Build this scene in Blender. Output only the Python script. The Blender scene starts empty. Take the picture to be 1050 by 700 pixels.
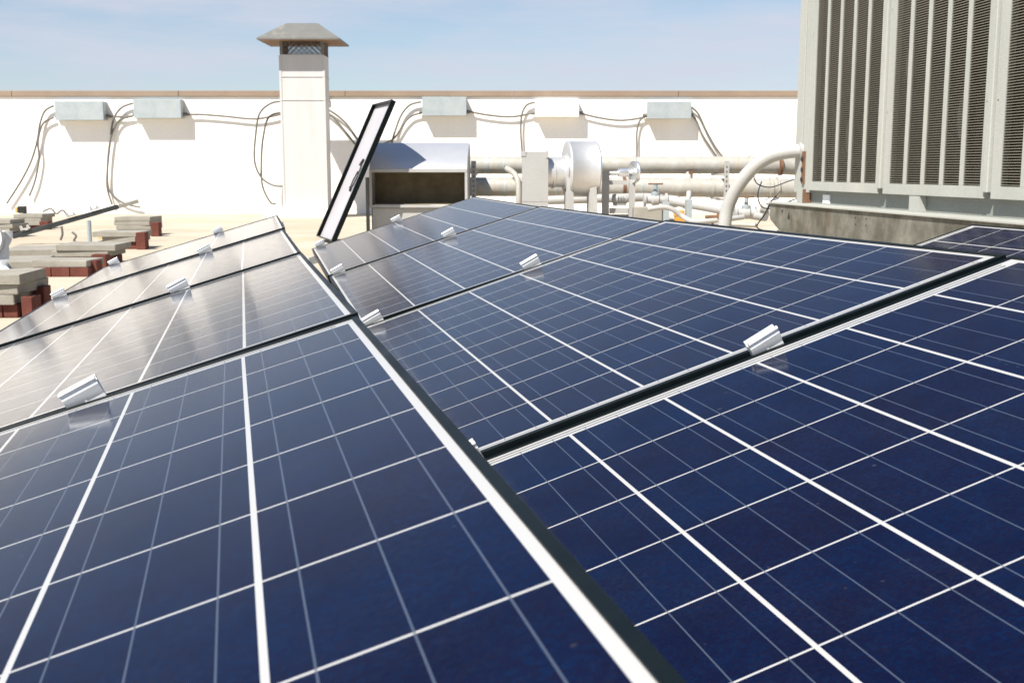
import bpy, bmesh, math, random
from mathutils import Vector, Matrix, Quaternion
R = math.radians
rnd = random.Random(7)
sc = bpy.context.scene
COL = sc.collection

# ------------------------------------------------------------------ camera
CAM_H = 0.80
PITCH = math.atan(176 / 1170)
cam_d = bpy.data.cameras.new('camera'); cam = bpy.data.objects.new('camera', cam_d); COL.objects.link(cam)
cam.location = (0, 0, CAM_H); cam.rotation_euler = (math.pi / 2 - PITCH, 0, 0)
cam_d.sensor_width = 36; cam_d.lens = 36 * 1170 / 1050
cam_d.clip_start = 0.02; cam_d.clip_end = 2000
cam_d.dof.use_dof = True; cam_d.dof.focus_distance = 2.2; cam_d.dof.aperture_fstop = 18
sc.camera = cam

# ------------------------------------------------------------------ sky and sun
SUN_EL = 52; SUN_AZ = (-0.60, -0.80)          # horizontal direction towards the sun
world = bpy.data.worlds.new('World'); sc.world = world; world.use_nodes = True
wn = world.node_tree.nodes; wl = world.node_tree.links
for n in list(wn): wn.remove(n)
wo = wn.new('ShaderNodeOutputWorld'); bg = wn.new('ShaderNodeBackground')
sky = wn.new('ShaderNodeTexSky'); sky.sky_type = 'NISHITA'; sky.sun_disc = False
sky.sun_elevation = R(SUN_EL); sky.sun_rotation = math.atan2(SUN_AZ[0], SUN_AZ[1])
sky.altitude = 50; sky.air_density = 1.0; sky.dust_density = 0.35; sky.ozone_density = 3.0
tc = wn.new('ShaderNodeTexCoord'); mp = wn.new('ShaderNodeMapping'); mp.inputs['Scale'].default_value = (1.6, 1.6, 11)
mp.inputs['Rotation'].default_value = (0.05, -0.04, 0.3)
nz = wn.new('ShaderNodeTexNoise'); nz.inputs['Scale'].default_value = 2.2; nz.inputs['Detail'].default_value = 6; nz.inputs['Roughness'].default_value = 0.6
cr = wn.new('ShaderNodeMapRange'); cr.inputs['From Min'].default_value = 0.40; cr.inputs['From Max'].default_value = 0.68
cr.inputs['To Min'].default_value = 0.22; cr.inputs['To Max'].default_value = 0.92
mx = wn.new('ShaderNodeMix'); mx.data_type = 'RGBA'
mx.inputs['B'].default_value = (5.5, 5.75, 6.7, 1)       # thin bright cloud, in the sky texture's own units
wl.new(tc.outputs['Generated'], mp.inputs['Vector']); wl.new(mp.outputs['Vector'], nz.inputs['Vector'])
sz = wn.new('ShaderNodeSeparateXYZ'); lo = wn.new('ShaderNodeMapRange')          # thin cloud lies low, the upper sky is clear
lo.inputs['From Min'].default_value = 0.15; lo.inputs['From Max'].default_value = 0.42; lo.inputs['To Min'].default_value = 1; lo.inputs['To Max'].default_value = 0.08
ml = wn.new('ShaderNodeMath'); ml.operation = 'MULTIPLY'
wl.new(tc.outputs['Generated'], sz.inputs[0]); wl.new(sz.outputs['Z'], lo.inputs['Value'])
wl.new(nz.outputs['Fac'], cr.inputs['Value']); wl.new(cr.outputs['Result'], ml.inputs[0]); wl.new(lo.outputs['Result'], ml.inputs[1]); wl.new(ml.outputs[0], mx.inputs['Factor'])
wl.new(sky.outputs['Color'], mx.inputs['A']); wl.new(mx.outputs['Result'], bg.inputs['Color'])
bg.inputs['Strength'].default_value = 0.062
wl.new(bg.outputs['Background'], wo.inputs['Surface'])

sun_d = bpy.data.lights.new('sun', 'SUN'); sun = bpy.data.objects.new('sun', sun_d); COL.objects.link(sun)
sun_d.energy = 4.7; sun_d.angle = R(0.53); sun_d.color = (1.0, 0.955, 0.88)
sv = Vector((SUN_AZ[0] * math.cos(R(SUN_EL)), SUN_AZ[1] * math.cos(R(SUN_EL)), math.sin(R(SUN_EL))))
sun.rotation_euler = sv.to_track_quat('Z', 'Y').to_euler()
sun.location = (-8, -8, 14)

vs = sc.view_settings
vs.view_transform = 'Standard'; vs.look = 'None'; vs.gamma = 1; vs.use_curve_mapping = False
vs.exposure = 0.95
sc.cycles.max_bounces = 6; sc.cycles.use_denoising = True

# ------------------------------------------------------------------ helpers
CP, SP = math.cos(PITCH), math.sin(PITCH)
def at(x, y, Y):
    """world point at forward distance Y seen at photo pixel (x, y) (used only to survey positions)"""
    a, b = (x - 525) / 1170, (y - 350) / 1170
    d = Vector((a, CP - b * SP, -SP - b * CP))
    return Vector((0, 0, CAM_H)) + d * (Y / d.y)
def px(n, Y): return n * Y / 1170

def tag(o, label=None, cat=None, group=None, kind=None):
    if label: o['label'] = label
    if cat: o['category'] = cat
    if group: o['group'] = group
    if kind: o['kind'] = kind
    return o
def empty(name, loc, label, cat, group=None, rot=None):
    o = bpy.data.objects.new(name, None); COL.objects.link(o); o.empty_display_size = 0.1
    o.location = loc
    if rot is not None: o.rotation_euler = rot
    return tag(o, label, cat, group)
def copy_tree(o, parent=None):
    c = o.copy(); COL.objects.link(c); c.parent = parent
    for ch in list(o.children): copy_tree(ch, c)
    return c

class MB:
    def __init__(s): s.bm = bmesh.new()
    def box(s, c, d, M=None, bev=0.0):
        m = bmesh.ops.create_cube(s.bm, size=1)
        T = Matrix.Translation(Vector(c)) @ Matrix.Diagonal((d[0], d[1], d[2], 1))
        if M is not None: T = M @ T
        bmesh.ops.transform(s.bm, matrix=T, verts=m['verts'])
        if bev:
            es = list({e for v in m['verts'] for e in v.link_edges})
            bmesh.ops.bevel(s.bm, geom=es, offset=bev, segments=2, affect='EDGES', profile=.5)
        return s
    def b2(s, lo, hi, M=None, bev=0.0):
        return s.box([(a + b) / 2 for a, b in zip(lo, hi)], [b - a for a, b in zip(lo, hi)], M, bev)
    def poly(s, pts):
        return s.bm.faces.new([s.bm.verts.new(p) for p in pts])
    def prism(s, prof, axis_a, axis_b, axis_c, org, c0, c1):
        """extrude closed profile [(a,b)] along axis_c from c0 to c1"""
        A, B, Cx, O = Vector(axis_a), Vector(axis_b), Vector(axis_c), Vector(org)
        lo = [s.bm.verts.new(O + A * a + B * b + Cx * c0) for a, b in prof]
        hi = [s.bm.verts.new(O + A * a + B * b + Cx * c1) for a, b in prof]
        n = len(prof)
        for i in range(n): s.bm.faces.new((lo[i], lo[(i + 1) % n], hi[(i + 1) % n], hi[i]))
        s.bm.faces.new(lo[::-1]); s.bm.faces.new(hi)
        return s
    def tube(s, pts, r, seg=10, smooth=True, caps=True, steps=6):
        P = [Vector(p) for p in pts]
        if smooth and len(P) > 2:
            Q = []
            for i in range(len(P) - 1):
                p0 = P[max(i - 1, 0)]; p1 = P[i]; p2 = P[i + 1]; p3 = P[min(i + 2, len(P) - 1)]
                for k in range(steps):
                    t = k / steps
                    Q.append(.5 * ((2 * p1) + (p2 - p0) * t + (2 * p0 - 5 * p1 + 4 * p2 - p3) * t * t + (3 * p1 - p0 - 3 * p2 + p3) * t ** 3))
            Q.append(P[-1]); P = Q
        rr = r if isinstance(r, (list, tuple)) else [r] * len(P)
        if len(rr) != len(P): rr = [rr[0] + (rr[-1] - rr[0]) * i / (len(P) - 1) for i in range(len(P))]
        t = (P[1] - P[0]).normalized()
        up = Vector((0, 0, 1)) if abs(t.z) < .9 else Vector((1, 0, 0))
        nrm = t.cross(up).normalized(); rings = []
        for i, p in enumerate(P):
            t2 = (P[min(i + 1, len(P) - 1)] - P[max(i - 1, 0)]).normalized()
            nrm = (nrm - t2 * nrm.dot(t2)).normalized(); bn = t2.cross(nrm)
            rings.append([s.bm.verts.new(p + (nrm * math.cos(2 * math.pi * k / seg) + bn * math.sin(2 * math.pi * k / seg)) * rr[i]) for k in range(seg)])
        for a, b in zip(rings, rings[1:]):
            for k in range(seg): s.bm.faces.new((a[k], a[(k + 1) % seg], b[(k + 1) % seg], b[k])).smooth = True
        if caps: s.bm.faces.new(rings[0][::-1]); s.bm.faces.new(rings[-1])
        return s
    def lathe(s, prof, org, axis, seg=32):
        """prof [(r, t)] around axis through org"""
        A = Vector(axis).normalized(); O = Vector(org)
        n = A.orthogonal().normalized(); b = A.cross(n); rings = []
        for r, t in prof:
            rings.append([s.bm.verts.new(O + A * t + (n * math.cos(2 * math.pi * k / seg) + b * math.sin(2 * math.pi * k / seg)) * max(r, 1e-4)) for k in range(seg)])
        for a, c in zip(rings, rings[1:]):
            for k in range(seg): s.bm.faces.new((a[k], a[(k + 1) % seg], c[(k + 1) % seg], c[k])).smooth = True
        s.bm.faces.new(rings[0][::-1]); s.bm.faces.new(rings[-1])
        return s
    def build(s, name, mat, parent=None, smooth=None, org=None):
        bmesh.ops.recalc_face_normals(s.bm, faces=s.bm.faces[:])
        if org is not None: bmesh.ops.translate(s.bm, verts=s.bm.verts[:], vec=-Vector(org))
        me = bpy.data.meshes.new(name); s.bm.to_mesh(me); s.bm.free()
        if smooth:
            for p in me.polygons: p.use_smooth = True
            me.set_sharp_from_angle(angle=R(smooth))
        else:
            if any(p.use_smooth for p in me.polygons): me.set_sharp_from_angle(angle=R(40))
        me.materials.append(mat)
        o = bpy.data.objects.new(name, me); COL.objects.link(o)
        if org is not None: o.location = org
        if parent is not None: o.parent = parent
        return o

# ------------------------------------------------------------------ materials
class NT:
    def __init__(s, name):
        s.m = bpy.data.materials.new(name); s.m.use_nodes = True
        s.t = s.m.node_tree; s.b = s.t.nodes['Principled BSDF']
        s.tc = s.t.nodes.new('ShaderNodeTexCoord')
    def n(s, typ, **kw):
        x = s.t.nodes.new(typ)
        for k, v in kw.items(): setattr(x, k, v)
        return x
    def put(s, v, sock):
        if hasattr(v, 'is_output'): s.t.links.new(v, sock)
        else: sock.default_value = v
    def math(s, op, a, b=0.0, c=0.0):
        x = s.n('ShaderNodeMath', operation=op)
        s.put(a, x.inputs[0]); s.put(b, x.inputs[1]); s.put(c, x.inputs[2])
        return x.outputs[0]
    def mix(s, f, a, b):
        x = s.n('ShaderNodeMix', data_type='RGBA')
        s.put(f, x.inputs['Factor'])
        for v, k in ((a, 'A'), (b, 'B')):
            s.put(v if hasattr(v, 'is_output') else (*v, 1), x.inputs[k])
        return x.outputs['Result']
    def noise(s, scale, detail=4, rough=.55, vec=None, stretch=None, coord='Object'):
        x = s.n('ShaderNodeTexNoise'); x.inputs['Scale'].default_value = scale
        x.inputs['Detail'].default_value = detail; x.inputs['Roughness'].default_value = rough
        v = vec or s.tc.outputs[coord]
        if stretch:
            m = s.n('ShaderNodeMapping'); m.inputs['Scale'].default_value = stretch
            s.t.links.new(v, m.inputs['Vector']); v = m.outputs['Vector']
        s.t.links.new(v, x.inputs['Vector'])
        return x.outputs['Fac']
    def rng(s, v, a, b, c=0.0, d=1.0):
        x = s.n('ShaderNodeMapRange'); s.put(v, x.inputs['Value'])
        for k, q in zip(('From Min', 'From Max', 'To Min', 'To Max'), (a, b, c, d)): x.inputs[k].default_value = q
        return x.outputs['Result']
    def bump(s, h, strength, dist=.01):
        x = s.n('ShaderNodeBump'); x.inputs['Strength'].default_value = strength; x.inputs['Distance'].default_value = dist
        s.t.links.new(h, x.inputs['Height']); s.t.links.new(x.outputs['Normal'], s.b.inputs['Normal'])
    def set(s, col=None, rough=None, metal=None, spec=None, ior=None):
        for v, k in ((col, 'Base Color'), (rough, 'Roughness'), (metal, 'Metallic'), (spec, 'Specular IOR Level'), (ior, 'IOR')):
            if v is None: continue
            s.put((*v, 1) if isinstance(v, tuple) and len(v) == 3 else v, s.b.inputs[k])
        return s.m

def worn(name, a, b, rough=.6, metal=0., scale=6, stain=None, stain_amt=.0, stretch=None, bump=0., spec=.4, fine=60):
    t = NT(name)
    f = t.rng(t.noise(scale, 5, .6, stretch=stretch), .35, .68)
    c = t.mix(f, a, b)
    g = t.noise(fine, 3, .6)
    c = t.mix(t.rng(g, .4, .75, 0, .35), c, tuple(x * .8 for x in a))
    if stain:
        st = t.rng(t.noise(scale * .7, 6, .7, stretch=(1.3, 1.3, .35)), .55, .72, 0, stain_amt)
        c = t.mix(st, c, stain)
    t.set(c, t.rng(g, .3, .7, rough - .08, rough + .08), metal, spec)
    if bump: t.bump(g, bump, .004)
    return t.m

M = {}
M['roof'] = worn('roof_membrane', (.40, .335, .245), (.50, .44, .35), .85, scale=.8, stain=(.55, .43, .25), stain_amt=.5, bump=.25, fine=40)
M['wall'] = worn('white_render', (.83, .80, .75), (.86, .84, .80), .85, scale=.7, stain=(.70, .62, .52), stain_amt=.45, stretch=(2, 1, .4), bump=.2, fine=30)
M['coping'] = worn('brown_coping', (.235, .172, .125), (.28, .212, .155), .7, scale=2)
M['galv'] = worn('galvanised_grey', (0.315, 0.360, 0.375), (0.390, 0.427, 0.435), .55, .25, scale=5, stain=(.36, .36, .34), stain_amt=.4)
M['galv_white'] = worn('white_painted_box', (.74, .74, .73), (.80, .80, .79), .6, scale=5)
M['cable'] = worn('grey_brown_cable', (.13, .12, .105), (.17, .158, .14), .7, scale=9)
M['white_metal'] = worn('white_painted_metal', (0.341, 0.336, 0.322), (0.368, 0.364, 0.354), .5, 0, scale=3, stain=(.58, .52, .44), stain_amt=.45)
M['chimney'] = worn('chimney_sheet', (0.477, 0.470, 0.457), (0.517, 0.510, 0.497), .55, 0, scale=2.2, stain=(.55, .50, .43), stain_amt=.4, stretch=(3, 3, .5))
M['cap'] = worn('weathered_zinc', (0.143, 0.143, 0.131), (0.171, 0.168, 0.157), .6, .15, scale=5, stain=(.33, .30, .24), stain_amt=.6)
M['rust_under'] = worn('rusty_underside', (.16, .10, .06), (.24, .16, .10), .85, scale=9)
M['mesh'] = worn('dark_mesh_wire', (.10, .08, .07), (.15, .12, .10), .6, .3)
M['alu'] = worn('bright_aluminium', (.80, .81, .83), (.86, .87, .88), .28, .85, scale=12, fine=120)
M['alu_clamp'] = worn('clamp_aluminium', (.66, .67, .68), (.72, .73, .73), .5, .3, scale=3, fine=4)
M['alu_sheet'] = worn('bright_aluminium_sheet', (0.610, 0.610, 0.610), (0.673, 0.673, 0.673), .38, .6, scale=4, fine=50)
M['lag'] = worn('pipe_lagging', (0.334, 0.317, 0.276), (0.415, 0.403, 0.369), .65, .1, scale=7, fine=22, stain=(.38, .31, .22), stain_amt=.85)
M['white_pipe'] = worn('white_pipe', (0.363, 0.358, 0.343), (0.403, 0.399, 0.383), .5, .0, scale=5, stain=(.45, .38, .28), stain_amt=.4)
M['unit'] = worn('pale_green_enamel', (.36, .368, .332), (.405, .408, .378), .5, 0, scale=2, stain=(.52, .50, .42), stain_amt=.35, stretch=(2, 2, .4))
M['unit_dark'] = worn('green_grey_panel', (.20, .212, .19), (.24, .25, .225), .6, 0, scale=3)
M['fin'] = worn('coil_fins', (0.209, 0.192, 0.147), (0.266, 0.244, 0.196), .6, .2, scale=1.6)
M['coil'] = worn('coil_back', (.030, .028, .022), (.055, .05, .04), .8, scale=2)
M['beam'] = worn('galvanised_beam', (.085, .080, .060), (.235, .228, .190), .7, .1, scale=4.5, stain=(.085, .045, .02), stain_amt=.9, bump=.2, fine=25)
M['hood_in'] = worn('dusty_duct_inside', (.12, .095, .055), (.19, .155, .10), .9, scale=6)
M['hood_out'] = worn('hood_sheet', (0.357, 0.357, 0.345), (0.405, 0.399, 0.381), .6, .1, scale=4, stain=(.42, .37, .30), stain_amt=.5)
M['hood_top'] = worn('shiny_hood_cover', (0.576, 0.584, 0.608), (0.640, 0.640, 0.656), .35, .55, scale=3)
M['paver'] = worn('concrete_paver', (0.245, 0.227, 0.190), (0.306, 0.287, 0.245), .9, scale=7, bump=.5, fine=90)
M['brick'] = worn('red_brick', (0.097, 0.026, 0.017), (0.140, 0.043, 0.029), .9, scale=9, bump=.5, fine=70)
M['rail_dark'] = worn('dark_rail', (.05, .055, .055), (.08, .085, .085), .45, .5)
M['black'] = worn('black_plastic', (.015, .015, .015), (.03, .03, .03), .45)
M['yellow'] = worn('yellow_plastic', (0.496, 0.352, 0.096), (0.544, 0.400, 0.144), .5)
M['orange'] = worn('orange_paint', (0.560, 0.240, 0.024), (0.600, 0.304, 0.048), .5)
M['bag'] = worn('white_film', (0.562, 0.570, 0.578), (0.615, 0.622, 0.630), .35, .0, scale=14)
M['rust'] = worn('rusty_steel', (.13, .065, .035), (.20, .11, .065), .85, scale=14)
M['backsheet'] = worn('white_backsheet', (0.361, 0.348, 0.365), (0.410, 0.398, 0.414), .5, scale=2)

def frame_mat():
    t = NT('black_anodised_frame')
    g = t.noise(35, 3, .6); st = t.noise(300, 2, .5, stretch=(.02, .02, 1))
    c = t.mix(t.rng(g, .35, .7), (.0025, .0048, .0056), (.0045, .0072, .0080))
    t.set(c, t.rng(st, .3, .7, .34, .46), 0.0, .14)
    return t.m
M['frame'] = frame_mat()

PU, PV, NCX, NCY = .161, .1585, 6, 10
def cells_mat():
    """polycrystalline cells, ribbons and white backsheet lying under one sheet of solar glass"""
    t = NT('solar_cells_under_glass')
    oi = t.n('ShaderNodeObjectInfo')
    s = t.n('ShaderNodeSeparateXYZ'); t.t.links.new(t.tc.outputs['Object'], s.inputs[0])
    X, Y = s.outputs['X'], s.outputs['Y']
    cx = t.math('DIVIDE', X, PU); cy = t.math('DIVIDE', t.math('MULTIPLY', Y, -1.0), PV)
    ix, iy = t.math('FLOOR', cx), t.math('FLOOR', cy)
    fx, fy = t.math('SUBTRACT', cx, ix), t.math('SUBTRACT', cy, iy)
    def lt(a, b): return t.math('LESS_THAN', a, b)
    def both(a, b): return t.math('MULTIPLY', a, b)
    dx = t.math('MULTIPLY', t.math('ABSOLUTE', t.math('SUBTRACT', fx, .5)), PU)
    dy = t.math('MULTIPLY', t.math('ABSOLUTE', t.math('SUBTRACT', fy, .5)), PV)
    inside = both(both(lt(-0.0, cx) if False else t.math('GREATER_THAN', cx, 0.0), lt(cx, float(NCX))),
                  both(t.math('GREATER_THAN', cy, 0.0), lt(cy, float(NCY))))
    cell = both(both(lt(dx, .0780), lt(dy, .0778)), inside)
    f3 = t.math('FRACT', t.math('MULTIPLY', fx, 3.0))
    bus = both(lt(t.math('MULTIPLY', t.math('ABSOLUTE', t.math('SUBTRACT', f3, .5)), PU / 3), .00075),
               both(t.math('GREATER_THAN', cx, 0.0), lt(cx, float(NCX))))
    bus = both(bus, both(t.math('GREATER_THAN', Y, -NCY * PV - .008), lt(Y, .0125)))
    # cross ribbons at the string ends
    inx = both(t.math('GREATER_THAN', X, .02), lt(X, NCX * PU - .02))
    def band(c, w): return lt(t.math('ABSOLUTE', t.math('SUBTRACT', Y, c)), w)
    rib = t.math('MAXIMUM', band(.0085, .0018), t.math('MAXIMUM', band(.0195, .0018), t.math('MAXIMUM', band(-NCY * PV - .008, .0016), band(-NCY * PV - .016, .0016))))
    rib = both(rib, inx)
    # colour of each cell
    cmb = t.n('ShaderNodeCombineXYZ'); t.put(ix, cmb.inputs[0]); t.put(iy, cmb.inputs[1]); t.put(t.math('MULTIPLY', oi.outputs['Random'], 91.0), cmb.inputs[2])
    wn_ = t.n('ShaderNodeTexWhiteNoise', noise_dimensions='3D'); t.t.links.new(cmb.outputs[0], wn_.inputs['Vector'])
    base = t.mix(wn_.outputs['Value'], (.0011, .0064, .0300), (.0030, .0042, .0200))
    # crystal grains of the polysilicon: bluer and redder facets
    vo = t.n('ShaderNodeTexVoronoi'); vo.inputs['Scale'].default_value = 260; t.t.links.new(t.tc.outputs['Object'], vo.inputs['Vector'])
    sp = t.n('ShaderNodeSeparateColor'); t.t.links.new(vo.outputs['Color'], sp.inputs[0])
    base = t.mix(t.rng(sp.outputs[0], .35, 1, 0, .5), base, (.0018, .0110, .0420))
    base = t.mix(t.rng(sp.outputs[1], .45, 1, 0, .40), base, (.0062, .0034, .0130))
    big = t.noise(11, 5, .65)
    base = t.mix(t.rng(big, .40, .68, 0, .5), base, (.0030, .0022, .0095))
    sparkle = t.rng(t.noise(700, 2, .5), .60, .72, 0, .4)
    base = t.mix(sparkle, base, (.010, .018, .055))
    busc = t.mix(cell, (.15, .155, .165), (.048, .062, .095))
    col = t.mix(cell, (.37, .37, .368), base)
    col = t.mix(bus, col, busc)
    col = t.mix(rib, col, (.055, .055, .06))
    # thin dust on the glass
    du = t.math('MULTIPLY', t.rng(t.noise(7, 6, .7), .40, .75), t.rng(t.noise(160, 3, .7), .35, .7))
    col = t.mix(t.math('MULTIPLY', du, .012), col, (.55, .50, .44))
    low = t.math('MULTIPLY', t.rng(X, -.006, .045, .16, 0), t.rng(t.noise(24, 5, .7), .35, .65))   # grime settled along the low frame edge
    col = t.mix(low, col, (.26, .23, .19))
    spk = t.rng(t.noise(55, 1, .4), .77, .80, 0, .10)
    col = t.mix(spk, col, (.22, .20, .17))
    rg = t.rng(t.noise(30, 3, .6), .3, .7, .11, .14)
    t.set(col, rg, 0.0, .5, 1.18)
    return t.m
M['cells'] = cells_mat()

# ------------------------------------------------------------------ roof and parapet (setting)
rb = MB(); rb.poly([(-60, -25, 0), (60, -25, 0), (60, 21.3, 0), (-60, 21.3, 0)])
tag(rb.build('roof_deck', M['roof']), kind='structure')

WY = 21.0
wall = empty('parapet_wall', (0, WY, 0), 'long white rendered parapet wall with a brown coping across the back of the roof', 'wall')
MB().b2((-45, 0, -.02), (45, .25, 2.10)).build('wall_body', M['wall'], wall)
cb = MB(); x = -45
while x < 45:
    cb.b2((x, -.035, 2.102), (x + 2.994, .30, 2.205), bev=.006); x += 3
cb.build('coping', M['coping'], wall)

# ------------------------------------------------------------------ solar panels
BS, BF, BN, LIP, FH = .0062, .029, .024, .0095, .040       # white margins (side, far end, near end), frame lip, frame height
X0, X1 = -BS - LIP, NCX * PU + BS + LIP
Y0, Y1 = -NCY * PV - BN - LIP, BF + LIP
def panel_proto():
    root = empty('solar_panel', (0, 0, 0), 'x', 'solar panel')
    g = MB(); g.poly([(X0 + .004, Y0 + .004, 0), (X1 - .004, Y0 + .004, 0), (X1 - .004, Y1 - .004, 0), (X0 + .004, Y1 - .004, 0)])
    g.build('glass_face', M['cells'], root)
    g = MB(); g.poly([(X0 + .006, Y0 + .006, -.006), (X0 + .006, Y1 - .006, -.006), (X1 - .006, Y1 - .006, -.006), (X1 - .006, Y0 + .006, -.006)])
    g.build('backsheet', M['backsheet'], root)
    f = MB()
    prof = [(0, -FH), (0, .0018), (.0004, .0022), (LIP - .0004, .0022), (LIP, .0018), (LIP, -.0055), (.0022, -.0065), (.0022, -FH + .002), (.028, -FH + .002), (.028, -FH)]
    # mitred ring: sweep the profile round the four corners
    cor = [(X0, Y0, 1, 1), (X1, Y0, -1, 1), (X1, Y1, -1, -1), (X0, Y1, 1, -1)]
    rings = [[f.bm.verts.new((cx_ + sx * a, cy_ + sy * a, b)) for a, b in prof] for cx_, cy_, sx, sy in cor]
    for i in range(4):
        a, b = rings[i], rings[(i + 1) % 4]
        for k in range(len(prof)): f.bm.faces.new((a[k], a[(k + 1) % len(prof)], b[(k + 1) % len(prof)], b[k]))
    f.build('frame', M['frame'], root)
    jb = MB(); jb.b2((NCX * PU / 2 - .06, -.16, -.030), (NCX * PU / 2 + .06, -.05, -.0065), bev=.003)
    jb.build('junction_box', M['black'], root)
    return root
proto = panel_proto()

# surveyed poses: S runs up the slope to the right, L along the row towards the viewer, t = first cell corner (relative to the camera)
POSES_A = [((.9324, .2289, .2798), (.2372, -.9715, .0046), (-.2393, 1.6668, -.2232)),
           ((.9319, .2235, .2856), (.2303, -.9731, .0155), (-.6178, 3.2856, -.2440)),
           ((.9343, .2174, .2825), (.2260, -.9741, .0105), (-.9922, 4.9026, -.2585)),
           ((.9362, .2097, .2822), (.2190, -.9757, .0070), (-1.3480, 6.5232, -.2625))]
POSES_B = [((.9269, .2067, .3132), (.2199, -.9755, -.0069), (-.0602, 1.6770, -.4527)),
           ((.9286, .2050, .3094), (.2133, -.9770, .0072), (-.4251, 3.3012, -.4583)),
           ((.9333, .2001, .2983), (.2089, -.9779, .0024), (-.7746, 4.9291, -.4563)),
           ((.9346, .2001, .2940), (.2105, -.9776, -.0038), (-1.1323, 6.5534, -.4485))]
POSES_C = [((.934, .203, .294), (.212, -.9773, 0), (1.603, 3.9628, -.1949))]
def pose_matrix(S, L, t, left):
    S, L, t = Vector(S).normalized(), Vector(L), Vector(t) + Vector((0, 0, CAM_H))
    y = -(L - S * L.dot(S)).normalized(); z = S.cross(y)
    if left: t = t - S * (NCX * PU)
    m = Matrix((S, y, z)).transposed().to_4x4(); m.translation = t
    return m
LBL_A = ['nearest blue solar panel of the left row, black frame edge crossing the bottom centre',
         'pale reflecting solar panel right behind the nearest panel of the left row',
         'third solar panel from the front in the left row, pale with reflected wall',
         'farthest solar panel of the left row, close to the paver stacks and the tall chimney']
LBL_B = ['large deep blue solar panel filling the bottom right, nearest of the middle row',
         'second solar panel of the middle row, blue, between the two seams with silver clamps',
         'third solar panel of the middle row, blue with grey reflections at its left',
         'farthest solar panel of the middle row, in front of the open duct hood']
LBL_C = ['dark solar panel at the right edge in front of the stained steel beam']
panels = {}
for key, poses, left, labels in (('A', POSES_A, True, LBL_A), ('B', POSES_B, False, LBL_B), ('C', POSES_C, True, LBL_C)):
    for i, ((S, L, t), lb) in enumerate(zip(poses, labels)):
        o = proto if (key == 'A' and i == 0) else copy_tree(proto)
        m = pose_matrix(S, L, t, left); panels[key, i] = m
        o.matrix_world = m
        tag(o, lb, 'solar panel', 'solar panels tilted in rows on the roof')

# clamps: bright hat-shaped extrusions standing in the gaps between panels
def clamp_proto():
    root = empty('panel_clamp', (0, 0, 0), 'x', 'clamp')
    half = [(.0028, -.035), (.0028, .000), (.0085, .0165), (.0075, .0225), (.0108, .0255), (.0092, .0290), (.0056, .0290), (.0044, .0270), (.0044, .0215)]
    prof = [(-a, b) for a, b in half] + half[::-1]
    # front leg (towards the viewer, -y) is the long sloping one
    MB().prism(prof, (0, 1, 0), (0, 0, 1), (1, 0, 0), (0, 0, 0), -.028, .028).build('clamp_body', M['alu_clamp'], root)
    b = MB(); b.lathe([(.0, 0), (.0065, 0), (.0065, .005), (.0035, .005), (.0030, .0025), (0, .0025)], (0, 0, .0218), (0, 0, 1), 12)
    b.build('bolt', M['alu_clamp'], root)
    b = MB(); b.tube([(0, 0, .021), (0, 0, -.075)], .004, 8, smooth=False); b.build('bolt_shank', M['alu_clamp'], root)
    return root
cl0 = clamp_proto(); first = True
def clamp(key, i, x, label, end='far', tilt=0):
    global first
    m = panels[key, i]
    y = Y1 + .0035 if end == 'far' else Y0 - .0035
    o = cl0 if first else copy_tree(cl0); first = False
    o.matrix_world = m @ Matrix.Translation((x, y, .002)) @ Matrix.Rotation(R(-11) + tilt, 4, 'Y')
    tag(o, label, 'clamp', 'silver clamps holding the panels')
clamp('A', 0, .575, 'large silver clamp on the seam behind the nearest left panel')
clamp('A', 1, .622, 'silver clamp in the middle of the second seam of the left row')
clamp('A', 2, .640, 'silver clamp in the middle of the third seam of the left row')
clamp('A', 2, .020, 'silver clamp at the low end of the third left seam, beside the red bricks')
clamp('A', 3, .640, 'small silver clamp on the far edge of the left row, in its middle')
clamp('A', 3, .045, 'small silver clamp at the low outer corner of the far end of the left row')
clamp('B', 0, .522, 'large silver clamp alone on the wide dark seam of the middle row')
clamp('B', 0, .000, 'sliver of silver clamp peeping over the black frame of the nearest left panel')
clamp('B', 1, .535, 'silver clamp halfway along the second seam of the middle row')
clamp('B', 1, .030, 'silver clamp at the low end of the second seam of the middle row')
clamp('B', 2, .545, 'silver clamp halfway along the third seam of the middle row')
clamp('B', 2, .030, 'silver clamp at the low end of the third seam of the middle row')
clamp('B', 3, .505, 'silver clamp on the far edge of the middle row in front of the duct hood')
clamp('B', 3, .040, 'silver clamp at the far low corner of the middle row, below the leaning panel')

# rails under the seams, with a leg at each end
RL = {'A': ['under the front seam of the left row', 'under the second seam of the left row', 'under the third seam of the left row', 'under the far edge of the left row'],
      'B': ['under the front seam of the middle row', 'under the second seam of the middle row', 'under the third seam of the middle row', 'under the far edge of the middle row'],
      'C': ['under the far edge of the dark panel at the right edge']}
for (key, i), m in panels.items():
    o = empty('mounting_rail', m @ Vector((0, Y1 + .01, -.065)), 'aluminium mounting rail ' + RL[key][i], 'rail', 'rails under the panels')
    o.rotation_euler = m.to_euler()
    r_ = MB(); r_.b2((-.05, -.02, -.02), (1.0, .02, .022)); r_.build('rail', M['alu'], o)
    inv = o.rotation_euler.to_matrix().inverted()
    for xx in (.08, .86):
        top = Vector((xx, 0, -.021)); w = o.location + o.rotation_euler.to_matrix() @ top
        bot = inv @ (Vector((w.x, w.y, 0)) - o.location)
        l = MB(); l.tube([top, bot], .018, 8, smooth=False); l.build('leg', M['alu'], o)

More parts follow.
